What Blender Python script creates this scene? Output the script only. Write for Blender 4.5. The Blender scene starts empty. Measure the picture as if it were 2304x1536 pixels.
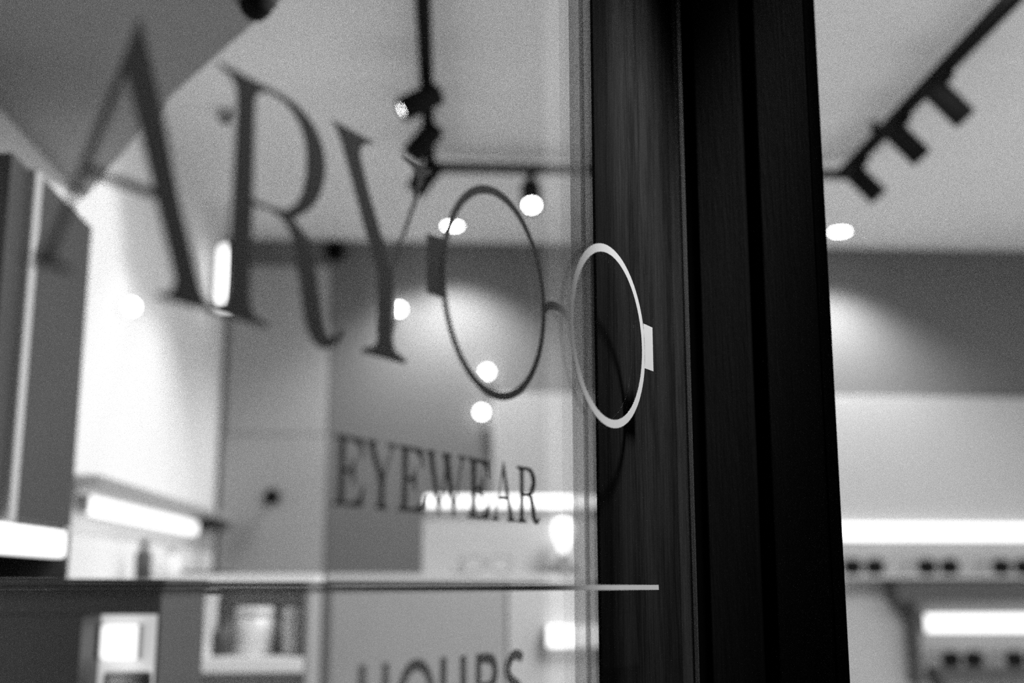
import bpy, bmesh, math, random
from mathutils import Vector, Matrix
random.seed(7)
S = bpy.context.scene
COL = S.collection
PI = math.pi
R = math.radians

# ------------------------------------------------------------------ camera
cam_d = bpy.data.cameras.new('camera')
cam = bpy.data.objects.new('camera', cam_d)
COL.objects.link(cam)
cam.location = (0, 0, 1.45)
cam.rotation_euler = (R(90 + 11.344479), 0, R(-3))
cam_d.sensor_width = 36
cam_d.lens = 2726.065 / 2304 * 36
cam_d.clip_start = 0.02
cam_d.clip_end = 60
cam_d.dof.use_dof = True
cam_d.dof.focus_distance = 1.165
cam_d.dof.aperture_fstop = 2.4
S.camera = cam

# ------------------------------------------------------------------ view, world
S.view_settings.view_transform = 'Standard'
S.view_settings.look = 'None'
S.view_settings.gamma = 1
S.view_settings.use_curve_mapping = False
S.view_settings.exposure = 0.2
W = bpy.data.worlds.new('night')
S.world = W
W.use_nodes = True
bg = W.node_tree.nodes['Background']
bg.inputs[0].default_value = (0.5, 0.5, 0.5, 1)
bg.inputs[1].default_value = 0.008
S.cycles.use_denoising = False      # the photograph is grainy high-speed film
S.cycles.max_bounces = 10
S.cycles.diffuse_bounces = 5
S.cycles.transparent_max_bounces = 24
S.cycles.caustics_reflective = False
S.cycles.caustics_refractive = False
S.cycles.sample_clamp_indirect = 4.0

# the shopfront: G runs along the lettered pane, NO points out to the street
A0 = Vector((0.18038986, 1.12062227, 0))
G = Vector((0.52852678, 0.84891663, 0))
NO = Vector((0.84891663, -0.52852678, 0))
UP = Vector((0, 0, 1))
C = Vector((0.26865099, 1.26238679, 0))       # inner corner between pane and jamb
EYE = 1.45


def lamp(name, kind, loc, target, power, parent=None, **kw):
    d = bpy.data.lights.new(name, kind)
    d.energy = power
    for k, v in kw.items():
        setattr(d, k, v)
    o = bpy.data.objects.new(name, d)
    COL.objects.link(o)
    o.location = loc
    o.rotation_euler = (Vector(target) - Vector(loc)).to_track_quat('-Z', 'Y').to_euler()
    if parent:
        o.parent = parent
        o.location = Vector(loc) - parent.location
    return o


# unseen lamps added for their light: two shop fills, two spots on the pane
lamp('shop_fill', 'AREA', (1.0, 2.15, 2.86), (1.0, 2.15, 0), 80, shape='RECTANGLE', size=0.9, size_y=0.9)  # added area fill above the view, lifts the whole shop
lamp('right_fill', 'AREA', (2.85, 1.75, 2.86), (2.85, 1.75, 0), 26, shape='RECTANGLE', size=0.4, size_y=0.5)  # second added fill, out of view at the right
tgt = A0 + G * 0.03
lamp('added_post_spot', 'SPOT', tuple(A0 + G * 0.025 + NO * 0.36 + UP * 2.85), (tgt.x, tgt.y, 1.71), 270,
     spot_size=R(17.5), spot_blend=0.65, shadow_soft_size=0.05)  # unseen spot added to whiten the vinyl across the post
t2 = A0 - G * 0.22
lamp('added_top_spot', 'SPOT', tuple(A0 - G * 0.1 + NO * 0.42 + UP * 2.75), (t2.x, t2.y, 2.30), 8,
     spot_size=R(54), spot_blend=0.9, shadow_soft_size=0.03)  # unseen spot added to lighten the upper vinyl and wood

# ------------------------------------------------------------------ materials
MATS = {}


def mat(name, v, rough=0.6, var=0.06, scale=6.0, metal=0.0, bump=0.0, spec=0.5):
    if name in MATS:
        return MATS[name]
    m = bpy.data.materials.new(name)
    m.use_nodes = True
    nt = m.node_tree
    b = nt.nodes['Principled BSDF']
    tc = nt.nodes.new('ShaderNodeTexCoord')
    nz = nt.nodes.new('ShaderNodeTexNoise')
    nz.inputs['Scale'].default_value = scale
    nz.inputs['Detail'].default_value = 4
    nt.links.new(tc.outputs['Object'], nz.inputs['Vector'])
    cr = nt.nodes.new('ShaderNodeValToRGB')
    lo, hi = v * (1 - var), min(1, v * (1 + var))
    cr.color_ramp.elements[0].position = 0.3
    cr.color_ramp.elements[1].position = 0.7
    cr.color_ramp.elements[0].color = (lo, lo, lo, 1)
    cr.color_ramp.elements[1].color = (hi, hi, hi, 1)
    nt.links.new(nz.outputs['Fac'], cr.inputs['Fac'])
    nt.links.new(cr.outputs['Color'], b.inputs['Base Color'])
    b.inputs['Roughness'].default_value = rough
    b.inputs['Metallic'].default_value = metal
    b.inputs['Specular IOR Level'].default_value = spec
    if bump:
        bp = nt.nodes.new('ShaderNodeBump')
        bp.inputs['Strength'].default_value = bump
        bp.inputs['Distance'].default_value = 0.003
        nt.links.new(nz.outputs['Fac'], bp.inputs['Height'])
        nt.links.new(bp.outputs['Normal'], b.inputs['Normal'])
    MATS[name] = m
    return m


def glow(name, v, strength):
    m = bpy.data.materials.new(name)
    m.use_nodes = True
    b = m.node_tree.nodes['Principled BSDF']
    b.inputs['Base Color'].default_value = (v, v, v, 1)
    b.inputs['Emission Color'].default_value = (1, 1, 1, 1)
    b.inputs['Emission Strength'].default_value = strength
    MATS[name] = m
    return m


def glass(name, tint, ior=1.5, rough=0.0):
    """clear pane: straight-through light mixed with a Fresnel reflection on either face"""
    m = bpy.data.materials.new(name)
    m.use_nodes = True
    nt = m.node_tree
    nt.nodes.remove(nt.nodes['Principled BSDF'])
    out = nt.nodes['Material Output']
    tr = nt.nodes.new('ShaderNodeBsdfTransparent')
    tr.inputs[0].default_value = (tint, tint, tint, 1)
    gl = nt.nodes.new('ShaderNodeBsdfGlossy')
    gl.inputs['Roughness'].default_value = rough
    fr = nt.nodes.new('ShaderNodeFresnel')
    ge = nt.nodes.new('ShaderNodeNewGeometry')
    mp = nt.nodes.new('ShaderNodeMapRange')       # the same index seen from inside the sheet
    mp.inputs['To Min'].default_value = ior
    mp.inputs['To Max'].default_value = 1 / ior
    nt.links.new(ge.outputs['Backfacing'], mp.inputs['Value'])
    nt.links.new(mp.outputs['Result'], fr.inputs['IOR'])
    mx = nt.nodes.new('ShaderNodeMixShader')
    nt.links.new(fr.outputs[0], mx.inputs[0])
    nt.links.new(tr.outputs[0], mx.inputs[1])
    nt.links.new(gl.outputs[0], mx.inputs[2])
    nt.links.new(mx.outputs[0], out.inputs[0])
    MATS[name] = m
    return m


def wood(name, lo, hi, rough, bump, e0=None, e1=None):
    m = bpy.data.materials.new(name)
    m.use_nodes = True
    nt = m.node_tree
    b = nt.nodes['Principled BSDF']
    tc = nt.nodes.new('ShaderNodeTexCoord')
    mp = nt.nodes.new('ShaderNodeMapping')
    mp.inputs['Scale'].default_value = (90, 90, 5)
    nt.links.new(tc.outputs['Object'], mp.inputs['Vector'])
    n1 = nt.nodes.new('ShaderNodeTexNoise')
    n1.inputs['Scale'].default_value = 3.2
    n1.inputs['Detail'].default_value = 6
    n1.inputs['Roughness'].default_value = 0.7
    nt.links.new(mp.outputs[0], n1.inputs['Vector'])
    n2 = nt.nodes.new('ShaderNodeTexNoise')      # broad streaks and wear
    mp2 = nt.nodes.new('ShaderNodeMapping')
    mp2.inputs['Scale'].default_value = (26, 26, 1.6)
    nt.links.new(tc.outputs['Object'], mp2.inputs['Vector'])
    nt.links.new(mp2.outputs[0], n2.inputs['Vector'])
    n2.inputs['Scale'].default_value = 1.5
    n2.inputs['Detail'].default_value = 3
    mul = nt.nodes.new('ShaderNodeMath')
    mul.operation = 'MULTIPLY_ADD'
    mul.inputs[1].default_value = 0.55
    nt.links.new(n1.outputs['Fac'], mul.inputs[0])
    ml2 = nt.nodes.new('ShaderNodeMath')
    ml2.operation = 'MULTIPLY'
    ml2.inputs[1].default_value = 0.45
    nt.links.new(n2.outputs['Fac'], ml2.inputs[0])
    nt.links.new(ml2.outputs[0], mul.inputs[2])
    cr = nt.nodes.new('ShaderNodeValToRGB')
    cr.color_ramp.elements[0].position = 0.38
    cr.color_ramp.elements[1].position = 0.64
    cr.color_ramp.elements[0].color = (lo, lo, lo, 1)
    cr.color_ramp.elements[1].color = (hi, hi, hi, 1)
    nt.links.new(mul.outputs[0], cr.inputs['Fac'])
    if e0 is None:
        nt.links.new(cr.outputs['Color'], b.inputs['Base Color'])
    else:                                          # darker towards one edge of the board
        sx = nt.nodes.new('ShaderNodeSeparateXYZ')
        nt.links.new(tc.outputs['Object'], sx.inputs[0])
        mr = nt.nodes.new('ShaderNodeMapRange')
        mr.interpolation_type = 'SMOOTHSTEP'
        mr.inputs['From Min'].default_value = e0
        mr.inputs['From Max'].default_value = e1
        mr.inputs['To Min'].default_value = 0.25
        nt.links.new(sx.outputs['Y'], mr.inputs['Value'])
        mm = nt.nodes.new('ShaderNodeMix')
        mm.data_type = 'RGBA'
        mm.blend_type = 'MULTIPLY'
        mm.inputs[0].default_value = 1
        nt.links.new(cr.outputs['Color'], mm.inputs[6])
        nt.links.new(mr.outputs['Result'], mm.inputs[7])
        nt.links.new(mm.outputs[2], b.inputs['Base Color'])
    b.inputs['Roughness'].default_value = rough
    b.inputs['Specular IOR Level'].default_value = 0.18
    bp = nt.nodes.new('ShaderNodeBump')
    bp.inputs['Strength'].default_value = bump
    bp.inputs['Distance'].default_value = 0.002
    nt.links.new(n1.outputs['Fac'], bp.inputs['Height'])
    nt.links.new(bp.outputs['Normal'], b.inputs['Normal'])
    MATS[name] = m
    return m


M_ceil = mat('ceiling_paint', 0.84, 0.8, 0.02, 3)
M_wall = mat('wall_paint', 0.145, 0.8, 0.03, 2)
M_white = mat('white_paint', 0.82, 0.7, 0.02, 3)
M_panel = mat('panel_paint', 0.44, 0.6, 0.02, 3)
M_floor = mat('pale_floor', 0.55, 0.5, 0.05, 4)
M_pave = mat('pavement', 0.04, 0.9, 0.2, 9, bump=0.4)
M_soffit = mat('grey_soffit', 0.30, 0.8, 0.04, 3)
M_grey = mat('grey_laminate', 0.05, 0.5, 0.06, 5)
M_mid = mat('mid_grey_laminate', 0.34, 0.55, 0.04, 4)
M_pale = mat('pale_laminate', 0.5, 0.5, 0.03, 4)
M_dark = mat('dark_laminate', 0.05, 0.5, 0.1, 6)
M_black = mat('black_metal', 0.006, 0.7, 0.1, 20, spec=0.08)
M_shelf = mat('shelf_grey', 0.07, 0.5, 0.05, 6)
M_frame = mat('black_acetate', 0.006, 0.5, 0.1, 30, spec=0.1)
M_lens = mat('smoked_lens', 0.006, 0.5, 0.1, 30, spec=0.1)
M_cream = mat('white_ceramic', 0.8, 0.3, 0.03, 8)
M_alu = mat('brushed_aluminium', 0.45, 0.4, 0.05, 30, metal=0.8)
M_vinyl = mat('white_vinyl', 0.42, 0.6, 0.02, 60, spec=0.2)
M_vgrey = bpy.data.materials.new('translucent_grey_vinyl')
M_vgrey.use_nodes = True
_nt = M_vgrey.node_tree
_nt.nodes['Principled BSDF'].inputs['Base Color'].default_value = (0.5, 0.5, 0.5, 1)
_tr = _nt.nodes.new('ShaderNodeBsdfTransparent')
_mx = _nt.nodes.new('ShaderNodeMixShader')
_mx.inputs[0].default_value = 0.3
_nt.links.new(_nt.nodes['Principled BSDF'].outputs[0], _mx.inputs[1])
_nt.links.new(_tr.outputs[0], _mx.inputs[2])
_nt.links.new(_mx.outputs[0], _nt.nodes['Material Output'].inputs[0])
M_wood = wood('stained_wood', 0.008, 0.048, 0.45, 0.5, -0.219, -0.12)
M_wood2 = wood('black_painted_wood', 0.002, 0.009, 0.5, 0.9)
M_gap = mat('black_gasket', 0.004, 1.0, 0.1, 10, spec=0.0)
M_glass = glass('clear_glass', 0.985)
M_seal1 = glass('clear_seal', 0.95, 1.3)
M_seal2 = glass('grey_seal', 0.56, 1.3)
M_seal3 = glass('smoky_seal', 0.52, 1.3)
M_led = glow('led_diffuser', 0.8, 1.3)
M_bulb = glow('lamp_face', 0.9, 26.0)
M_globe = glow('globe_glass', 0.9, 14.0)
M_shade = glow('lamp_shade_glow', 0.8, 1.6)


# ------------------------------------------------------------------ geometry helpers
class MB:
    def __init__(self):
        self.bm = bmesh.new()

    def box(self, x0, x1, y0, y1, z0, z1, bev=0.0, mx=None):
        b = bmesh.new()
        bmesh.ops.create_cube(b, size=1)
        for v in b.verts:
            v.co = Vector(((x0 + x1) / 2 + v.co.x * (x1 - x0), (y0 + y1) / 2 + v.co.y * (y1 - y0),
                           (z0 + z1) / 2 + v.co.z * (z1 - z0)))
        if bev:
            bmesh.ops.bevel(b, geom=b.edges[:], offset=bev, segments=2, affect='EDGES', profile=0.5)
        return self._add(b, mx)

    def lathe(self, prof, seg=24, mx=None):
        """profile of (radius, height) turned round z"""
        b = bmesh.new()
        rings = []
        for r, h in prof:
            if r < 1e-6:
                rings.append([b.verts.new((0, 0, h))])
            else:
                rings.append([b.verts.new((r * math.cos(2 * PI * k / seg), r * math.sin(2 * PI * k / seg), h)) for k in range(seg)])
        for a, c in zip(rings, rings[1:]):
            for k in range(seg):
                q = (k + 1) % seg
                if len(a) == 1:
                    b.faces.new((a[0], c[k], c[q]))
                elif len(c) == 1:
                    b.faces.new((a[k], a[q], c[0]))
                else:
                    b.faces.new((a[k], a[q], c[q], c[k]))
        for f in b.faces:
            f.smooth = True
        bmesh.ops.recalc_face_normals(b, faces=b.faces[:])
        return self._add(b, mx)

    def tube(self, pts, r, seg=10, closed=False):
        b = bmesh.new()
        pts = [Vector(p) for p in pts]
        n = len(pts)
        rings = []
        for i, p in enumerate(pts):
            a = pts[(i - 1) % n] if closed or i > 0 else p
            c = pts[(i + 1) % n] if closed or i < n - 1 else p
            t = (c - a).normalized()
            ref = Vector((0, 0, 1)) if abs(t.z) < 0.9 else Vector((0, 1, 0))
            s = t.cross(ref).normalized()
            w = s.cross(t)
            rings.append([b.verts.new(p + (s * math.cos(2 * PI * k / seg) + w * math.sin(2 * PI * k / seg)) * r) for k in range(seg)])
        m = n if closed else n - 1
        for i in range(m):
            A, B = rings[i], rings[(i + 1) % n]
            for k in range(seg):
                q = (k + 1) % seg
                b.faces.new((A[k], A[q], B[q], B[k]))
        if not closed:
            b.faces.new(rings[0][::-1])
            b.faces.new(rings[-1])
        for f in b.faces:
            f.smooth = True
        bmesh.ops.recalc_face_normals(b, faces=b.faces[:])
        return self._add(b)

    def prism(self, poly, z0, z1):
        """flat polygon (x, y) raised from z0 to z1"""
        b = bmesh.new()
        lo = [b.verts.new((x, y, z0)) for x, y in poly]
        hi = [b.verts.new((x, y, z1)) for x, y in poly]
        b.faces.new(lo[::-1])
        b.faces.new(hi)
        n = len(poly)
        for i in range(n):
            q = (i + 1) % n
            b.faces.new((lo[i], lo[q], hi[q], hi[i]))
        bmesh.ops.recalc_face_normals(b, faces=b.faces[:])
        return self._add(b)

    def _add(self, b, mx=None):
        if mx is not None:
            bmesh.ops.transform(b, matrix=mx, verts=b.verts[:])
        me = bpy.data.meshes.new('tmp')
        b.to_mesh(me)
        b.free()
        self.bm.from_mesh(me)
        bpy.data.meshes.remove(me)
        return self

    def build(self, name, m, parent=None, loc=None):
        me = bpy.data.meshes.new(name)
        self.bm.to_mesh(me)
        self.bm.free()
        me.materials.append(m)
        o = bpy.data.objects.new(name, me)
        COL.objects.link(o)
        if parent:
            o.parent = parent
        if loc is not None:
            o.location = loc
        return o


def thing(name, label, cat, loc=(0, 0, 0), group=None, rot=None):
    o = bpy.data.objects.new(name, None)
    o.empty_display_size = 0.05
    COL.objects.link(o)
    o.location = loc
    if rot is not None:
        o.rotation_euler = rot
    o['label'] = label
    o['category'] = cat
    if group:
        o['group'] = group
    return o


def struct(o, label=None, cat=None):
    o['kind'] = 'structure'
    if label:
        o['label'] = label
    if cat:
        o['category'] = cat
    return o


def copy_thing(src, loc, label, rot=None):
    r = src.copy()
    COL.objects.link(r)
    r.location = loc
    r['label'] = label
    if rot is not None:
        r.rotation_euler = rot
    for ch in list(src.children):
        c = ch.copy()
        COL.objects.link(c)
        c.parent = r
        for g2 in list(ch.children):
            d = g2.copy()
            COL.objects.link(d)
            d.parent = c
    return r


# ------------------------------------------------------------------ the shop room
XL, XR, YB, YF, HC = -0.95, 3.25, 5.06, 1.27, 2.9
pl = A0 + G * -2.14
room_poly = [(XL, pl.y), (C.x - 0.05, C.y - 0.03), (0.42, YF), (XR, YF), (XR, YB), (XL, YB)]
struct(MB().prism(room_poly, -0.06, 0.0).build('floor', M_floor), 'pale floor of the lit shop', 'floor')
struct(MB().prism(room_poly, HC, HC + 0.08).build('ceiling', M_ceil), 'plain light ceiling above the track lights', 'ceiling')
struct(MB().box(XL - 0.1, XR + 0.1, YB + 0.0005, YB + 0.1, 0, HC).build('wall_back', M_wall), 'grey back wall with two lit scallops near the ceiling', 'wall')
struct(MB().box(XL - 0.1, XL, pl.y, YB, 0, HC).build('wall_left', M_white), 'bright white left wall between dark cabinet and corner', 'wall')
struct(MB().box(XR, XR + 0.1, YF, YB, 0, HC).build('wall_right', M_white), 'white right wall of the shop', 'wall')
struct(MB().box(0.765, XR + 0.1, YF - 0.003, YF + 0.10, -0.05, HC).build('wall_front', mat('dark_render', 0.05, 0.9, 0.15, 5)), 'unseen dark wall added right of the narrow window to block light spill', 'wall')  # unseen wall, added to keep shop light off the lettering
struct(MB().prism([(-4, -4), (8, -4), (8, 6), (-4, 6)], -0.12, -0.06).build('pavement', M_pave), 'dark pavement in front of the shop', 'pavement')
# lowered grey soffit in the front left corner of the ceiling
soff = MB().prism([(-0.948, 2.80), (-0.945, 3.05), (-0.305 - 0.26, 2.35), (-0.305, 1.95), (-0.12, 1.65), (-0.40, 1.0), (-0.948, 1.0)], 2.43, HC)
SOFF_POLY = None
struct(soff.build('ceiling_soffit', M_soffit), 'lowered grey soffit under the ceiling at upper left', 'soffit')

# ------------------------------------------------------------------ lettered window pane
def pane_rot():
    m = Matrix((G, UP, NO)).transposed()        # local x along the pane, y up, z towards the street
    return m.to_euler()


PR = pane_rot()


def on_pane(u, v, out=0.0):
    return A0 + G * u + NO * out + UP * (EYE + v)


win = thing('window_1', 'large clear shop window pane with dark lettering, set beside the wooden post', 'window', on_pane(-1.0, -1.3), rot=PR)
win['kind'] = 'structure'
MB().box(-1.12, 1.1345, 0, 2.74, -0.005, 0.0).build('pane', M_glass, win)
MB().box(1.1347, 1.1352, 0, 2.74, -0.0045, -0.0005).build('polished_edge', M_alu, win)
for nm, a, b, m in (('edge_seal', -0.1156, -0.0951, M_seal1), ('edge_seal', -0.0951, -0.0735, M_seal2), ('edge_seal', -0.0735, -0.0520, M_seal3)):
    MB().box(1 + a + 0.0003, 1 + b - 0.0003, 0, 2.74, -0.026, -0.020, 0.0008).build(nm, m, win)
MB().box(-1.12, 1.1345, -0.14, 0.0, -0.035, 0.02, 0.004).build('sill', M_wood2, win)

# second pane, right of the post
win2 = thing('window_2', 'clear shop window pane right of the wooden post, track lights seen through it', 'window', (0.395, YF, 0.15))
win2['kind'] = 'structure'
MB().box(0, 0.365, 0, 0.006, 0, 2.74).build('pane', M_glass, win2)
MB().box(0, 0.365, -0.03, 0.03, -0.15, 0.0, 0.004).build('sill', M_wood2, win2)

# ------------------------------------------------------------------ wooden post
post = thing('window_post', 'dark stained wooden post between the lettered window and right hand glass', 'post', tuple(C))
post.rotation_euler = Matrix((NO, G, UP)).transposed().to_euler() if Matrix((NO, G, UP)).determinant() > 0 else (0, 0, math.atan2(NO.y, NO.x))
# local x: out to the street, local y: along the pane away from it, z: up
uc = 0.167
H0, H1 = 0.0, 2.9
MB().box(-0.0235, -0.020, -0.0520 - uc, 0.0035, H0, H1, 0.0008).build('face_board', M_wood, post)
MB().box(-0.0195, -0.002, 0.004, 0.03, H0, H1).build('corner_gasket', M_gap, post)
MB().box(0.0015, 0.0545, 0.0, 0.03, H0, H1, 0.0018).build('jamb_board', M_wood2, post)
MB().box(0.0546, 0.0716, 0.014, 0.03, H0, H1).build('recess_strip', M_gap, post)
o = MB().box(0.0717, 0.1275, 0.0, 0.0445, H0, H1, 0.002).build('jamb_board', M_wood2, post)
MB().box(0.1277, 0.129, 0.001, 0.0465, H0, H1).build('edge_strip', M_gap, post)
MB().prism([(-0.0237, -0.0480 - uc + 0.012), (-0.0237, 0.0035), (-0.0192, 0.0305), (0.055, 0.0305), (0.05, 0.075), (-0.075, 0.075)], H0, H1).build('core', M_gap, post)

# ------------------------------------------------------------------ vinyl lettering on the street face of the pane
def flat(name, polys, m, parent, u0, v0, th=0.00012, grow=0.0):
    """closed outlines in millimetres on the pane (u, v); inner outlines cut holes"""
    cu = bpy.data.curves.new('outline', 'CURVE')
    cu.dimensions = '2D'
    cu.fill_mode = 'BOTH'
    cu.extrude = th / 2
    cu.offset = grow
    for poly in polys:
        s = cu.splines.new('POLY')
        s.points.add(len(poly) - 1)
        for p, (x, y) in zip(s.points, poly):
            p.co = (x / 1000 - u0, y / 1000 - v0, 0, 1)
        s.use_cyclic_u = True
    tmp = bpy.data.objects.new('tmp', cu)
    COL.objects.link(tmp)
    bpy.context.view_layer.update()
    dg = bpy.context.evaluated_depsgraph_get()
    me = bpy.data.meshes.new_from_object(tmp.evaluated_get(dg))
    bpy.data.objects.remove(tmp)
    bpy.data.curves.remove(cu)
    me.name = name
    me.materials.clear()
    me.materials.append(m)
    o = bpy.data.objects.new(name, me)
    COL.objects.link(o)
    o.parent = parent
    o.location = (0, 0, 0)
    return o


def smooth(poly, sharp=(), n=3):
    """Catmull-Rom through the outline, corners sharper than 50 degrees kept"""
    out = []
    N = len(poly)
    for i in range(N):
        p0, p1, p2, p3 = (Vector(poly[(i + k) % N]) for k in (-1, 0, 1, 2))

        def corner(a, b, c):
            u, w = b - a, c - b
            return u.length < 1e-6 or w.length < 1e-6 or abs(u.angle(w)) > R(42)
        c1, c2 = corner(p0, p1, p2), corner(p1, p2, p3)
        out.append(tuple(p1))
        if c1 and c2:
            continue
        L = (p2 - p1).length
        t1 = (p2 - p1) if c1 else (p2 - p0).normalized() * L
        t2 = (p2 - p1) if c2 else (p3 - p1).normalized() * L
        for k in range(1, n):
            t = k / n
            h = (2 * t ** 3 - 3 * t * t + 1) * p1 + (t ** 3 - 2 * t * t + t) * t1 + (-2 * t ** 3 + 3 * t * t) * p2 + (t ** 3 - t * t) * t2
            out.append(tuple(h))
    return out


def ellipse(cx, cy, rx, ry, n=96):
    return [(cx + rx * math.cos(2 * PI * k / n), cy + ry * math.sin(2 * PI * k / n)) for k in range(n)]


OUT = 0.00025


def sign(name, label, cat, u0, v0):
    return thing(name, label, cat, on_pane(u0 / 1000, v0 / 1000, OUT), rot=PR)


# shop name, three big serif letters
A_out = [(-641.6, 280.5), (-640, 280.5), (-637.5, 275), (-621, 236.2), (-607, 196.8), (-592.5, 162.5), (-588, 152), (-584, 146.6), (-579.2, 143.6),
         (-579.2, 140.2), (-618, 140.2), (-618.3, 142.6), (-611, 144.3), (-607.4, 147.3), (-606.8, 152.6), (-622.6, 189.8),
         (-667.0, 189.8), (-681.2, 149.5), (-681, 146.2), (-679, 144.3), (-671, 142.6), (-671, 140.2), (-699, 140.2), (-699, 142.6), (-691.5, 144.5), (-687, 149.5), (-676.9, 176.5), (-643.4, 274)]
A_in = [(-646.7, 247.9), (-665.2, 195), (-624.4, 195)]
R_out = [(-584, 279.9), (-584, 277.6), (-576.4, 275.8), (-570.5, 272.5), (-568, 267.2), (-567.4, 244), (-567.3, 210), (-567.3, 188), (-566.7, 161), (-567.6, 151),
         (-571, 146.4), (-579.2, 143.6), (-579.2, 140.2), (-536, 140.2), (-533, 141), (-533, 143), (-543, 145), (-547.5, 149), (-549.5, 158.9), (-550, 192.6),
         (-549.9, 207.2), (-536.1, 207.8), (-527, 206), (-522, 203.5), (-518, 199.5), (-515.2, 194.5), (-511.1, 183.7), (-506.6, 168.2), (-503.2, 154.8),
         (-498, 144.1), (-491.3, 138.7), (-481.9, 137.3), (-473.4, 140.1), (-466.8, 146.1), (-463.3, 151.6), (-465.3, 153), (-467.8, 151.6), (-471.8, 147.6),
         (-476.5, 145.4), (-479.6, 146.6), (-482.5, 150.5), (-485.8, 159.4), (-489.3, 171.9), (-492.7, 183.2), (-496, 192.1), (-502, 200.3), (-509, 205.2),
         (-515, 207.8), (-509.9, 211.5), (-499.2, 219.3), (-491.3, 229.5), (-487.2, 241.3), (-487.2, 253.8), (-492, 264.8), (-501.1, 273.1), (-513.5, 278.3),
         (-528.1, 280.5), (-545.5, 280.2), (-570, 279.9)]
R_in = [(-551.3, 249), (-551.8, 268), (-550.2, 273.2), (-543.6, 276.4), (-533.2, 276.9), (-522.4, 274.3), (-512.9, 267.7), (-506.8, 257.4), (-505.3, 245.6),
        (-506.5, 233), (-511.3, 221), (-520.7, 213), (-532.8, 210.6), (-549.8, 210.8), (-550.4, 215)]
Y_out = [(-482.2, 281.5), (-438.7, 281.5), (-439, 279.2), (-446.9, 276.8), (-451.2, 272.5), (-451.2, 267.5), (-441.1, 246.5), (-428.2, 225), (-415.4, 201.7),
         (-401.3, 232.6), (-389.9, 256.9), (-386.4, 271.5), (-388, 276), (-396, 279.6), (-405, 281), (-405, 283.6), (-367.4, 283.6), (-368.4, 281), (-374.7, 277),
         (-378, 271.3), (-387.7, 251.6), (-399.2, 228.6), (-410.3, 206.5), (-412.2, 200.2), (-412.2, 195.7), (-412.1, 173.2), (-411.3, 154), (-408.4, 148.3),
         (-398, 145.2), (-395.6, 144), (-396, 141.4), (-445, 141.2), (-445, 143.8), (-441.5, 145.2), (-433, 147.3), (-429.4, 151.8), (-430, 170), (-430.3, 193.8),
         (-432.8, 199.8), (-442.6, 216), (-456.2, 241.4), (-467.6, 262), (-473.3, 271.8)]
nm = sign('shop_name_lettering', 'three large dark serif letters on the glass left of the spectacles emblem', 'lettering', -640, 140)
for key, polys in (('letter', [smooth(A_out), A_in]), ('letter', [smooth(R_out), smooth(R_in)]), ('letter', [smooth(Y_out)])):
    flat(key, polys, M_vinyl, nm, -0.640, 0.140)

# round spectacles emblem
lg = sign('spectacles_emblem', 'outline emblem of round spectacles on the glass, white where it crosses the post', 'emblem', -275, 134)
flat('lens_ring', [ellipse(-275.3, 215.7, 79.6, 81.5), ellipse(-275.3, 215.4, 72.8, 75.0)], M_vinyl, lg, -0.275, 0.134)
flat('lens_ring', [ellipse(-70.0, 219.7, 81.5, 83.4), ellipse(-70.0, 219.7, 74.0, 76.0)], M_vinyl, lg, -0.275, 0.134)
flat('nose_bridge', [smooth([(-197.5, 222.5), (-191, 226), (-185.2, 227.5), (-173.2, 228.4), (-161.7, 226.6), (-150.0, 222.6), (-151.0, 216.2),
                             (-161.8, 220.1), (-170.1, 221.4), (-182.2, 221.0), (-190.3, 218.9), (-196.2, 215.1)])], M_vinyl, lg, -0.275, 0.134)
flat('temple_tab', [[(-373, 236.8), (-352.2, 237.2), (-352.2, 195.6), (-372.6, 195.3)]], M_vinyl, lg, -0.275, 0.134)
flat('temple_tab', [[(9.5, 245.6), (31.4, 245.8), (31.4, 202.4), (9.5, 202.2)]], M_vinyl, lg, -0.275, 0.134)

# the word below in narrow serif capitals, 41 mm tall (heights 46.5 to 87.5)
E_ = [(0, 87.5), (27.8, 87.5), (28.6, 75.5), (27.4, 75.5), (25.7, 80.5), (22.5, 84.3), (17, 85.9), (10.0, 85.9), (10.0, 68.1), (14, 68), (17.5, 69.5), (19, 74.5), (20, 74.5),
      (20, 59.5), (19, 59.5), (17.5, 64.5), (14, 66.3), (10.0, 66.3), (10.0, 48.1), (17, 48.1), (23, 49.7), (27, 53.5), (29, 59), (30.2, 59), (29, 46.5), (0, 46.5), (0, 47.6), (3, 48.3),
      (4.5, 50), (4.5, 84), (3, 85.7), (0, 86.4)]
Yw_ = [(0, 87.5), (10.8, 87.5), (10.8, 86.5), (8.8, 85.8), (9.0, 83), (18.4, 66.8), (26.4, 82), (27.0, 85), (25.5, 86.4), (22.6, 86.6), (22.6, 87.5), (32, 87.5), (32, 86.6), (29.5, 85.8),
       (28.2, 83.5), (19.9, 65.0), (19.9, 50), (20.8, 48.2), (23.5, 47.5), (23.5, 46.5), (11, 46.5), (11, 47.5), (13.5, 48.2), (14.2, 50), (14.2, 63), (3, 84), (1.8, 86), (0, 86.6)]
W_ = [(0, 87.5), (10, 87.5), (10, 86.6), (8.5, 86), (8.4, 84), (16.6, 53.5), (23.3, 76), (21.4, 84.5), (20.5, 86), (19, 86.6), (19, 87.5), (30.5, 87.5), (30.5, 86.6), (28.7, 86), (28.5, 84),
      (35.8, 53.5), (43.5, 82), (43.7, 85), (42.5, 86.3), (40.5, 86.6), (40.5, 87.5), (50, 87.5), (50, 86.6), (47, 86), (45.5, 84), (35.3, 46), (34, 46), (24.8, 74), (16.1, 46), (14.8, 46),
      (2.6, 84), (1.5, 86), (0, 86.6)]
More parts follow.
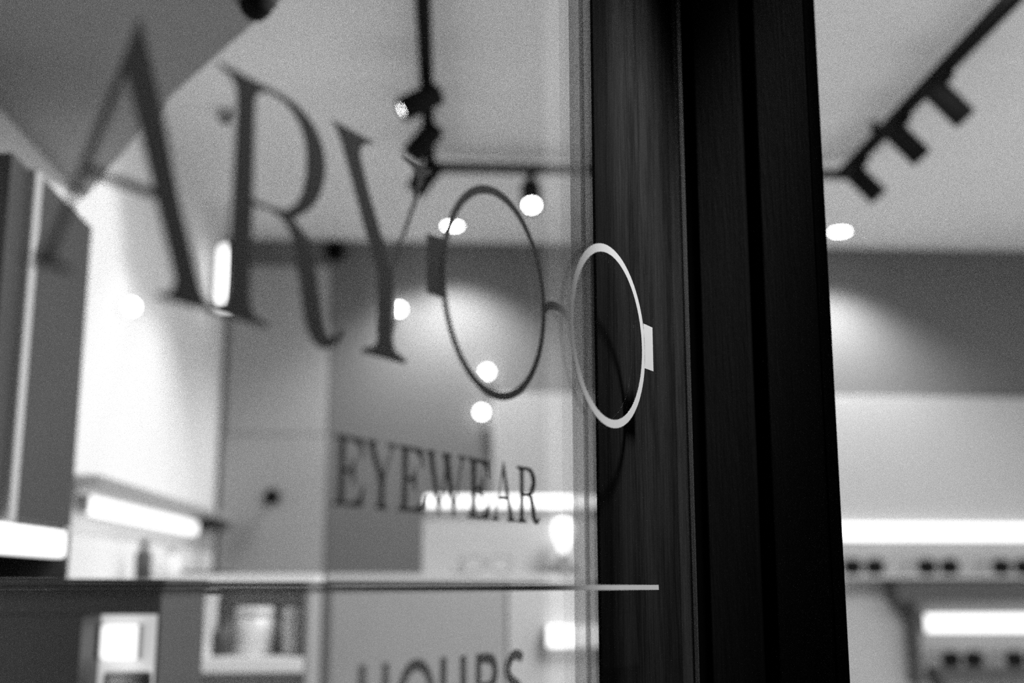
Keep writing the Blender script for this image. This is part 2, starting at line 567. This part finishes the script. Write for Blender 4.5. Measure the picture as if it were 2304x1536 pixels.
Aw_ = [(16.6, 88.5), (17.7, 88.5), (30.6, 50), (32.5, 48), (35.5, 47.4), (35.5, 46.5), (23.5, 46.5), (23.5, 47.4), (25.4, 48.2), (25.6, 50), (22.2, 62.2), (10.0, 62.2), (6.6, 50), (7.5, 48.2),
       (10, 47.4), (10, 46.5), (0, 46.5), (0, 47.4), (3, 48), (5.2, 50)]
Awi_ = [(10.4, 63.8), (21.8, 63.8), (16.2, 83)]
Rw_ = [(0, 87.5), (0, 86.6), (3, 86), (4.9, 84), (4.9, 50), (3.5, 48.2), (1, 47.4), (1, 46.5), (14.5, 46.5), (14.5, 47.4), (11.5, 48.2), (10.1, 50), (10.1, 67.2), (17, 67.2), (19.5, 65.5),
       (21.5, 60), (24, 51.5), (26.5, 47.5), (30.5, 46), (34, 47), (36.5, 50.3), (35.8, 51), (33.6, 49), (31.5, 48.6), (30, 51), (27.4, 60), (25.3, 65.5), (22.5, 68), (20.5, 68.4), (25.5, 70),
       (28.8, 73.5), (29.8, 77.8), (28.8, 81.8), (25.5, 85.5), (20, 87.5)]
Rwi_ = [(10.1, 68.8), (16.5, 68.8), (21, 71), (24.2, 77.5), (21.4, 84), (16.5, 86.1), (10.1, 86.1)]


def off(poly, dx, dy=0.0):
    return [(x + dx, y + dy) for x, y in poly]


ew = sign('eyewear_lettering', 'seven small narrow dark serif capitals on the glass under the spectacles emblem', 'lettering', -338, 46)
for polys, x in (([E_], -469.5), ([Yw_], -437.6), ([E_], -402), ([W_], -369), ([E_], -315.3), ([Aw_, Awi_], -282), ([Rw_, Rwi_], -244)):
    flat('letter', [smooth(off(p, x)) for p in polys], M_vinyl, ew, -0.338, 0.046, grow=0.0006)

# thin rule under the words
rl = sign('underline_strip', 'thin straight rule on the glass below the small serif capitals, white over the post', 'underline', -435, -5)
flat('rule', [[(-900, 0.0), (32, -0.2), (32.2, -4.7), (-900, -3.2)]], M_vinyl, rl, -0.435, -0.005)

# rounded sans capitals cut off by the lower edge of the view
hr = sign('hours_lettering', 'bold grey sans serif capitals on the glass cut by the lower picture edge', 'lettering', -338, -89)


def stroke(pts, w):
    pts = [Vector(p) for p in pts]
    n = []
    for i in range(len(pts)):
        t = (pts[min(i + 1, len(pts) - 1)] - pts[max(i - 1, 0)]).normalized()
        n.append(Vector((-t.y, t.x)) * w / 2)
    return [tuple(p + d) for p, d in zip(pts, n)] + [tuple(p - d) for p, d in reversed(list(zip(pts, n)))]


def curve_pts(pts, n=5):
    P = [Vector(p) for p in pts]
    out = []
    for i in range(len(P) - 1):
        a, b = P[max(i - 1, 0)], P[i]
        c, d = P[i + 1], P[min(i + 2, len(P) - 1)]
        for k in range(n):
            t = k / n
            out.append(tuple(0.5 * ((2 * b) + (c - a) * t + (2 * a - 5 * b + 4 * c - d) * t * t + (3 * b - a - 3 * c + d) * t ** 3)))
    out.append(tuple(P[-1]))
    return out


TP, BT = -47.0, -89.0
Hh = [(-440, TP), (-433, TP), (-433, -64), (-415.6, -64), (-415.6, TP), (-408.6, TP), (-408.6, BT), (-415.6, BT), (-415.6, -71), (-433, -71), (-433, BT), (-440, BT)]
Uu = [(-349.3, TP), (-341.4, TP), (-341.4, -72), (-339.5, -79), (-332.8, -82), (-326, -79), (-324.2, -72), (-324.2, TP), (-316.3, TP), (-316.3, -73), (-319.5, -84), (-332.8, -89.6), (-346, -84), (-349.3, -73)]
Rr = [(-303.5, TP), (-287, TP), (-279, -48.6), (-274.2, -53.5), (-272.9, -60), (-274.5, -67), (-280.5, -72), (-270.5, BT), (-279, BT), (-288, -73.2), (-296, -73.2), (-296, BT), (-303.5, BT)]
Ri = [(-296, -54), (-296, -66.6), (-287.5, -66.6), (-282.5, -65), (-280.6, -60.3), (-282.5, -55.5), (-287.5, -54)]
Ss = stroke(curve_pts([(-236.2, -53.6), (-240.5, -50.9), (-247, -50.1), (-254.5, -52.6), (-259.4, -58.8), (-256.5, -65.4), (-249, -69.3), (-241, -73.2), (-237, -79), (-240, -84.6), (-248, -86.4), (-256, -85), (-261, -81.5)]), 7.6)
for polys in ([Hh], [ellipse(-377.6, -68, 21, 21.6, 48), ellipse(-377.6, -68, 13.6, 14.4, 48)], [smooth(Uu)], [smooth(Rr), smooth(Ri)], [Ss]):
    flat('letter', polys, M_vgrey, hr, -0.338, -0.089)

# ------------------------------------------------------------------ track lights
ZT = 2.84
trk = thing('track_rail', 'black lighting track in a square loop hung under the ceiling', 'track', (0.64, 3.0, ZT))
XT0, XT1, YT = -0.073, 1.35, 3.93
MB().box(XT0 - 0.64 - 0.019, XT0 - 0.64 + 0.019, -1.3, YT - 3.0 + 0.016, -0.016, 0.016, 0.003).build('rail', M_black, trk)
MB().box(XT1 - 0.64 - 0.019, XT1 - 0.64 + 0.019, -1.3, YT - 3.0 + 0.016, -0.016, 0.016, 0.003).build('rail', M_black, trk)
MB().box(XT0 - 0.64 + 0.0192, XT1 - 0.64 - 0.019, YT - 3.0 - 0.016, YT - 3.0 + 0.016, -0.016, 0.016, 0.003).build('rail', mat('grey_metal', 0.05, 0.5), trk)
for x, y in ((XT0, 2.3), (XT0, 3.6), (XT1, 2.3), (XT1, 3.6)):
    MB().lathe([(0, 0.016), (0.012, 0.016), (0.012, 0.06), (0, 0.06)], 12).build('hanger', M_black, trk, (x - 0.64, y - 3.0, 0))


def track_spot(x, y, aim, label, power, size=R(62)):
    """adapter under the rail, short stem, yoke-hung can aimed along aim"""
    t = thing('track_spotlight', label, 'spotlight', (x, y, ZT - 0.016), 'spotlights on the ceiling track')
    MB().box(-0.014, 0.014, -0.04, 0.04, -0.022, 0.0, 0.003).build('adapter', M_black, t)
    MB().lathe([(0, -0.062), (0.011, -0.062), (0.011, -0.02), (0, -0.02)], 12).build('stem', M_black, t)
    d = Vector(aim).normalized()
    q = d.to_track_quat('Z', 'Y').to_matrix().to_4x4()
    mx = Matrix.Translation((0, 0, -0.07)) @ q
    MB().lathe([(0, -0.045), (0.022, -0.045), (0.034, -0.036), (0.034, 0.075), (0.03, 0.078), (0.026, 0.07), (0.0, 0.062)], 24, mx).build('can', M_black, t)
    MB().lathe([(0, 0.0665), (0.0215, 0.0665), (0.0215, 0.070), (0, 0.072)], 24, mx).build('lens', M_bulb, t)
    p = Vector((x, y, ZT - 0.016)) + Vector((0, 0, -0.07)) + d * 0.10
    lamp('spot_beam', 'SPOT', tuple(p), tuple(p + d), power, t, spot_size=size, spot_blend=0.7, shadow_soft_size=0.025)
    return t


track_spot(XT0, 3.13, (-0.76, -0.04, -0.42), 'nearest of the three stacked spotlights on the left track', 15)
track_spot(XT0, 3.42, (-0.62, 0.14, -0.75), 'middle of the three stacked spotlights on the left track', 22)
track_spot(XT0, 3.74, (-0.60, 0.16, -0.75), 'farthest of the three stacked spotlights on the left track, touching the big letter', 22)
track_spot(XT1, 3.06, (0.60, 0.02, -0.62), 'highest of the three black spotlights on the right track', 22)
track_spot(XT1, 3.37, (0.60, 0.02, -0.62), 'middle one of the three black spotlights on the right track', 22)
track_spot(XT1, 3.74, (0.60, 0.02, -0.62), 'lowest of the three black spotlights on the right track', 22)
track_spot(0.27, YT, (0.0, -0.55, -0.75), 'single glowing spotlight hanging from the far bar of the track', 12)

# ------------------------------------------------------------------ recessed downlights, small lights
def downlight(x, y, label, power):
    t = thing('ceiling_downlight', label, 'downlight', (x, y, HC), 'round downlights in the ceiling')
    MB().lathe([(0.034, 0.0), (0.05, 0.0), (0.05, -0.006), (0.036, -0.008), (0.034, 0.0)], 32).build('trim_ring', M_white, t)
    MB().lathe([(0, -0.002), (0.034, -0.002), (0.034, -0.007), (0, -0.012)], 32).build('lens', M_bulb, t)
    lamp('downlight_beam', 'SPOT', (x, y, HC - 0.03), (x, y + 0.02, 0), power, t, spot_size=R(125), spot_blend=0.8, shadow_soft_size=0.03)


downlight(0.006, 4.792, 'bright oval downlight in the ceiling seen inside the left spectacle ring', 66)
downlight(1.622, 4.79, 'bright oval downlight in the ceiling just right of the wooden post', 66)


def globe(x, y, z, label, r=0.022):
    t = thing('globe_wall_light', label, 'wall light', (x, y, z), 'little globe lights on the walls')
    return t


GL = [(-0.215, YB, 2.593, 0, 'small round white light on the back wall right of the big letter stem'),
      (0.158, YB, 2.327, 0, 'small round white light on the back wall low inside the left spectacle ring'),
      (0.136, YB, 2.156, 0, 'small round white light on the back wall above the small serif capitals'),
      (XL, 3.435, 2.23, 1, 'small round white light on the left wall beside the dark cabinet')]
for x, y, z, side, lab in GL:
    t = thing('globe_wall_light', lab, 'wall light', (x, y, z), 'little globe lights on the walls')
    q = Matrix.Rotation(R(90), 4, 'X') if not side else Matrix.Rotation(R(90), 4, 'Y')
    MB().lathe([(0, 0), (0.024, 0), (0.024, 0.006), (0.008, 0.012), (0.008, 0.02), (0, 0.02)], 20, q).build('base_plate', M_alu, t)
    pr = [(0, 0.018)] + [(0.021 * math.sin(PI * k / 10), 0.039 - 0.021 * math.cos(PI * k / 10)) for k in range(1, 10)] + [(0, 0.06)]
    MB().lathe(pr, 20, q).build('globe', M_globe, t)

# vertical tube lamp near the left corner
tp = thing('tube_lamp', 'slim upright glowing tube lamp near the corner, framed by two big letters', 'lamp', (-0.868, 4.6, 2.485))
MB().lathe([(0, 0), (0.03, 0.002), (0.034, 0.02), (0.034, 0.23), (0.03, 0.25), (0, 0.252)], 24).build('tube', M_shade, tp)
MB().lathe([(0, 0.252), (0.02, 0.252), (0.02, 0.285), (0.004, 0.29), (0.003, 0.44), (0, 0.44)], 16).build('cord', M_alu, tp)

# dark round fittings
def round_fitting(name, label, cat, loc, r, q, m):
    t = thing(name, label, cat, loc)
    MB().lathe([(0, 0), (r, 0), (r, 0.02), (r * 0.9, 0.03), (0, 0.03)], 28, q).build('housing', m, t)
    MB().lathe([(0, 0.0302), (r * 0.75, 0.0302), (r * 0.6, 0.036), (0, 0.038)], 28, q).build('grille', M_gap, t)
    return t


QY = Matrix.Rotation(R(90), 4, 'X')
round_fitting('wall_speaker', 'small round black speaker high on the back wall between two big letters', 'speaker', (-0.495, YB, 2.85), 0.042, QY, M_black)
round_fitting('ceiling_sensor', 'small round grey sensor on the ceiling just left of the tall letter stem', 'sensor', (-0.703, 3.612, HC), 0.03, Matrix.Rotation(PI, 4, 'X'), M_mid)

cd_ = thing('dome_fixture', 'small dark dome under the lowered grey soffit at the top edge', 'dome', (-0.285, 1.985, 2.43))
cd_.location = (-0.335, 1.93, 2.43)
MB().lathe([(0, 0), (0.036, 0), (0.036, -0.008), (0.03, -0.012), (0, -0.012)], 24).build('ring', M_dark, cd_)
MB().lathe([(0, -0.0122), (0.029, -0.0122), (0.025, -0.026), (0.014, -0.037), (0, -0.041)], 24).build('dome', M_black, cd_)

# ------------------------------------------------------------------ back wall: pillar and display panel
pil = thing('wall_pillar', 'grey panelled pillar in the back corner with a round dark knob', 'pillar', (-0.72, YB, 0))
MB().box(-0.21, 0.212, -0.03, 0, 0, 2.055, 0.004).build('lower_panel', M_mid, pil)
MB().box(-0.205, 0.208, -0.022, 0, 2.06, 2.78, 0.004).build('upper_panel', M_mid, pil)
MB().lathe([(0, 0), (0.014, 0), (0.014, 0.02), (0.033, 0.03), (0.033, 0.045), (0, 0.05)], 24, Matrix.Translation((0.005, -0.03, 1.80)) @ QY).build('knob', M_black, pil)

dp = thing('wall_board', 'wide pale display panel fixed to the back wall right of the post', 'panel', (1.68, YB, 0))
MB().box(0.182 - 1.68, 3.15 - 1.68, -0.05, 0, 0.5, 2.235, 0.004).build('board', M_panel, dp)


def light_bar(label, p0, p1, h, dep=0.035, fwd=(0, -1, 0), m=M_led):
    """slim light bar from p0 to p1 (its lower back edge), glowing diffuser in a thin housing"""
    p0, p1 = Vector(p0), Vector(p1)
    d = (p1 - p0)
    L = d.length
    t = thing('light_bar', label, 'light bar', tuple((p0 + p1) / 2), 'glowing light bars over the shelves')
    f = Vector(fwd)
    x = d.normalized()
    rot = Matrix((x, f, x.cross(f))).transposed().to_4x4()
    if rot.determinant() < 0:
        rot = Matrix((x, f, f.cross(x))).transposed().to_4x4()
    sgn = 1 if x.cross(f).z > 0 else -1
    t.rotation_euler = rot.to_euler()
    z0, z1 = (0, h) if sgn > 0 else (-h, 0)
    MB().box(-L / 2 + 0.004, L / 2 - 0.004, 0.004, dep, z0, z1, min(0.006, h / 4)).build('diffuser', m, t)
    MB().box(-L / 2 + 0.004, L / 2 - 0.004, 0.0, 0.0035, z0, z1).build('housing', M_alu, t)
    for s in (-1, 1):
        MB().box(min(s * L / 2, s * (L / 2 - 0.0035)), max(s * L / 2, s * (L / 2 - 0.0035)), 0, dep + 0.001, z0, z1).build('end_cap', M_alu, t)
    return t


YP = YB - 0.05
light_bar('long glowing light bar on the back wall right of the post, upper one', (3.05, YP, 1.63), (0.95, YP, 1.63), 0.066)
light_bar('glowing light bar low at right, below the row of spectacles', (3.05, YP, 1.26), (1.945, YP, 1.26), 0.072)


def shelf(label, x0, x1, yb, z, dep, th, m, lip=True):
    t = thing('wall_shelf', label, 'shelf', ((x0 + x1) / 2, yb, z), 'shelves of the display wall')
    w = (x1 - x0) / 2
    MB().box(-w, w, -dep, 0, -th, 0, 0.003).build('board', m, t)
    for s in (-1, 1):
        a = s * (w - 0.03)
        MB().box(a - 0.006, a + 0.006, -dep * 0.8, 0, -th - 0.035, -th, 0.002).build('bracket', m, t)
    return t


shelf('dark grey wall shelf under the thin pale shelf, right of the post', 1.80, 3.1, YP, 1.4645, 0.14, 0.08, M_shelf)
shelf('thin pale wall shelf holding the upper row of spectacles, right of the post', 1.56, 3.1, YP, 1.486, 0.145, 0.012, M_pale)
shelf('grey wall shelf under the lower light bar at right', 1.95, 3.1, YP, 1.125, 0.14, 0.05, M_shelf)
es = thing('shelf_upright', 'dark upright at the left end of the lower light bar at right', 'upright', (1.885, YP, 1.08))
MB().box(-0.014, 0.014, -0.10, 0, 0, 0.29, 0.004).build('post', M_dark, es)
MB().box(-0.014, 0.03, -0.10, 0, -0.02, 0.0, 0.003).build('foot', M_dark, es)


def eyeglasses(loc, label, rz=0.0, M_frame=M_frame, M_lens=M_lens):
    t = thing('eyeglasses', label, 'eyeglasses', loc, 'spectacles on the display shelves', rot=(0, 0, rz))
    for s in (-1, 1):
        cx = s * 0.036
        pts = []
        for k in range(28):
            a = 2 * PI * k / 28
            c, sn = math.cos(a), math.sin(a)
            pts.append((cx + 0.029 * math.copysign(abs(c) ** 0.75, c), 0, 0.026 + 0.023 * math.copysign(abs(sn) ** 0.75, sn)))
        MB().tube(pts, 0.0034, 8, True).build('rim', M_frame, t)
        b = MB()
        b.prism([(p[0] - cx, p[2] - 0.026) for p in pts], -0.0012, 0.0012)
        ln = b.build('lens', M_lens, t)
        ln.rotation_euler = (R(90), 0, 0)
        ln.location = (cx, 0, 0.026)
        MB().tube([(s * 0.066, 0, 0.038), (s * 0.072, 0.006, 0.039), (s * 0.072, 0.06, 0.036), (s * 0.069, 0.10, 0.03), (s * 0.064, 0.125, 0.012), (s * 0.062, 0.13, 0.003)], 0.0028, 8).build('temple', M_frame, t)
    MB().tube([(-0.008, 0, 0.031), (-0.004, -0.002, 0.036), (0.004, -0.002, 0.036), (0.008, 0, 0.031)], 0.0028, 8).build('nose_bridge', M_frame, t)
    return t


YG = YP - 0.135
gA = eyeglasses((1.672, YG + 0.001, 1.4865), 'black spectacles on the right hand shelf, nearest the post')
gA.location.x = 1.672
gA.scale = (1.28, 1.28, 1.28)
for x, z, lab in ((1.978, 1.4865, 'black spectacles on the right hand upper shelf, second from the post'),
                  (2.285, 1.4865, 'black spectacles on the right hand upper shelf, at the right picture edge'),
                  (2.05, 1.1255, 'black spectacles on the lower right shelf under the light bar'),
                  (2.31, 1.1255, 'black spectacles on the lower right shelf at the picture corner')):
    copy_thing(gA, (x, YG + 0.001, z), lab)

# ------------------------------------------------------------------ middle display unit
YM = 3.30
mu = thing('display_counter', 'grey display counter behind the small serif capitals', 'counter', (0.12, YM, 0))
MB().box(-0.43, 0.50, 0, 0.34, 0.08, 1.455, 0.004).build('body', M_mid, mu)
MB().box(-0.42, 0.49, 0.02, 0.32, 0, 0.08).build('plinth', M_dark, mu)
MB().box(-0.44, 0.51, -0.012, 0.35, 1.455, 1.478, 0.003).build('worktop', M_pale, mu)
MB().box(-0.425, 0.035, -0.012, 0, 0.10, 1.445, 0.003).build('door', M_mid, mu)
MB().box(0.041, 0.495, -0.012, 0, 0.10, 1.445, 0.003).build('door', M_pale, mu)
bp = thing('back_panel', 'pale upright panel on the grey display counter, under its light bar', 'panel', (0.28, YM + 0.12, 1.478))
MB().box(-0.35, 0.34, 0, 0.02, 0, 0.215, 0.002).build('board', M_panel, bp)
light_bar('slightly sloping glowing light bar behind the small serif capitals', (0.62, YM + 0.12, 1.660), (-0.07, YM + 0.12, 1.660), 0.034)
light_bar('short glowing light bar at the left edge of the post, near the bottom', (0.49, YM - 0.012, 1.289), (0.258, YM - 0.012, 1.289), 0.055)
eyeglasses((0.105, YM - 0.008, 1.4785), 'pale pair of spectacles on the counter under the small serif capitals', 0, M_mid, M_pale)
tl = thing('table_lamp', 'small table lamp with white teardrop shade on the counter beside the post', 'lamp', (0.315, YM + 0.03, 1.478))
MB().lathe([(0, 0), (0.045, 0), (0.045, 0.012), (0.016, 0.04), (0.008, 0.055), (0, 0.055)], 24).build('base', M_dark, tl)
MB().lathe([(0, 0.0555), (0.008, 0.0555), (0.018, 0.078), (0.029, 0.105), (0.031, 0.125), (0.024, 0.145), (0, 0.152)], 24).build('shade', M_shade, tl)

# ------------------------------------------------------------------ low shelf unit of products, left of the counter
YL = 3.0
lu = thing('product_shelf', 'low pale shelf unit of small products at the bottom, left of the counter', 'shelf unit', (-0.48, YL, 0))
X0, X1 = -0.19, 0.155
MB().box(X0, X1, 0.20, 0.215, 0, 1.45).build('back', M_pale, lu)
MB().box(X0, X0 + 0.014, 0, 0.2, 0, 1.45, 0.002).build('side_panel', M_pale, lu)
MB().box(X1 - 0.014, X1, 0, 0.2, 0, 1.45, 0.002).build('side_panel', M_mid, lu)
MB().box(X0 - 0.004, X1 + 0.004, 0.12, 0.215, 1.4505, 1.476, 0.002).build('top', M_white, lu)
for z in (1.245, 0.95, 0.6):
    MB().box(X0 + 0.0145, X1 - 0.0145, 0, 0.199, z, z + 0.035, 0.002).build('shelf_board', M_white, lu)
MB().box(X0 + 0.0145, X1 - 0.0145, 0.001, 0.199, 0.0, 0.08).build('plinth', M_dark, lu)


def bottle(loc, label, r, h, m, cap, neck=0.4):
    t = thing('bottle', label, 'bottle', loc)
    MB().lathe([(0, 0), (r * 0.92, 0), (r, 0.004), (r, h * 0.68), (r * neck, h * 0.78), (r * neck, h * 0.86), (0, h * 0.86)], 24).build('body', m, t)
    MB().lathe([(0, h * 0.862), (r * neck * 1.15, h * 0.862), (r * neck * 1.15, h), (0, h)], 20).build('cap', cap, t)
    return t


def jar(loc, label, r, h, m, lid):
    t = thing('jar', label, 'jar', loc)
    MB().lathe([(0, 0), (r * 0.9, 0), (r, 0.006), (r, h * 0.78), (r * 0.93, h * 0.8), (0, h * 0.8)], 24).build('body', m, t)
    MB().lathe([(0, h * 0.802), (r * 1.02, h * 0.802), (r * 1.02, h * 0.98), (r * 0.95, h), (0, h)], 24).build('lid', lid, t)
    return t


def carton(loc, label, w, d, h, m):
    t = thing('carton', label, 'box', loc)
    MB().box(-w / 2, w / 2, -d / 2, d / 2, 0, h * 0.86, 0.002).build('body', m, t)
    MB().box(-w / 2 - 0.0015, w / 2 + 0.0015, -d / 2 - 0.0015, d / 2 + 0.0015, h * 0.862, h, 0.002).build('lid', m, t)
    return t


ZS = 1.2805
carton((-0.605, YL + 0.08, ZS), 'white carton at the left end of the low product shelf', 0.075, 0.06, 0.15, M_cream)
bottle((-0.548, YL + 0.06, ZS), 'dark bottle on the low product shelf beside the white carton', 0.016, 0.085, M_dark, M_black)
jar((-0.475, YL + 0.10, ZS), 'wide white jar in the middle of the low product shelf', 0.045, 0.115, M_cream, M_cream)
jar((-0.378, YL + 0.10, ZS), 'small white jar at the right end of the low product shelf', 0.026, 0.112, M_cream, M_cream)

# ------------------------------------------------------------------ left wall: tall cabinet, base unit, lit shelf
tc = thing('wall_cabinet', 'tall dark grey wall cabinet at the left with a pale vertical edge strip', 'cabinet', (XL, 2.35, 1.557))
MB().box(0.0, 0.175, -0.27, 0.18, 0.0, 0.643, 0.003).build('body', M_grey, tc)
MB().box(0.0, 0.187, 0.166, 0.18, -0.0992, -0.0004, 0.002).build('end_panel', M_dark, tc)
MB().box(0.1755, 0.187, -0.145, 0.178, 0.006, 0.64, 0.003).build('door', M_grey, tc)
MB().box(0.172, 0.19, -0.186, -0.150, 0.0, 0.643, 0.003).build('edge_strip', M_pale, tc)
light_bar('glowing light bar under the tall dark cabinet at the left edge', (XL + 0.155, 2.08, 1.503), (XL + 0.155, 2.512, 1.503), 0.052, 0.03, (1, 0, 0))

bu = thing('base_cabinet', 'dark grey base cabinet at the lower left with an open lit niche', 'cabinet', (-0.72, 2.15, 0))
a0, a1 = -0.228, 0.232
n0, n1 = 0.10, 0.226
MB().box(a0, a1, 0, 0.38, 1.40, 1.445, 0.002).build('drawer_rail', M_grey, bu)
MB().box(a0, n0, 0, 0.38, 0, 1.3995, 0.002).build('body', M_grey, bu)
MB().box(n1, a1, 0, 0.38, 0, 1.3995, 0.001).build('side_panel', M_grey, bu)
MB().box(n0, n1, 0.12, 0.38, 0.9005, 1.3995).build('niche_back', glow('niche_glow', 0.8, 0.5), bu)  # glow in the niche back stands in for light falling on it
MB().box(n0, n1, 0, 0.339, 0, 0.9, 0.001).build('niche_floor', M_white, bu)
MB().box(a0 - 0.004, a1 + 0.006, -0.006, 0.39, 1.4455, 1.457, 0.002).build('worktop', M_dark, bu)
light_bar('short glowing light bar inside the niche of the dark base cabinet', (-0.6185, 2.27, 1.320), (-0.545, 2.27, 1.320), 0.06, 0.02)
jr = jar((-0.555, 2.22, 0.9005), 'white jar in the niche of the dark base cabinet', 0.04, 0.4, M_cream, M_cream)

ls = thing('lit_wall_shelf', 'lit niche shelf along the white left wall with bottles on it', 'shelf', (XL, 4.0, 1.45))
MB().box(0, 0.09, -0.95, 1.0, 0.245, 0.268, 0.003).build('top_board', M_mid, ls)
MB().box(0, 0.14, -0.95, 1.0, -0.005, 0.012, 0.003).build('bottom_board', M_mid, ls)
MB().box(0, 0.10, 0.72, 0.80, 0.205, 0.2445, 0.003).build('bracket', M_dark, ls)
light_bar('slanting glowing light bar under the lit shelf on the white left wall', (XL, 3.18, 1.629), (XL, 4.58, 1.629), 0.048, 0.03, (1, 0, 0))
ZB = 1.4625
bottle((XL + 0.07, 3.62, ZB), 'dark bottle on the lit shelf of the white left wall', 0.024, 0.115, M_dark, M_black)
bottle((XL + 0.06, 4.02, ZB), 'white bottle on the lit shelf beside the dark bottle', 0.032, 0.10, M_cream, M_mid)
tr = thing('tray', 'low dark tray on the far end of the lit shelf', 'tray', (XL + 0.07, 4.62, ZB))
MB().box(-0.05, 0.05, -0.25, 0.25, 0, 0.006, 0.002).build('base', M_dark, tr)
for x0, x1, y0, y1 in ((-0.05, -0.044, -0.25, 0.25), (0.044, 0.05, -0.25, 0.25), (-0.0435, 0.0435, -0.25, -0.244), (-0.0435, 0.0435, 0.244, 0.25)):
    MB().box(x0, x1, y0, y1, 0.0062, 0.035, 0.001).build('rim', M_dark, tr)
bpy.context.view_layer.update()
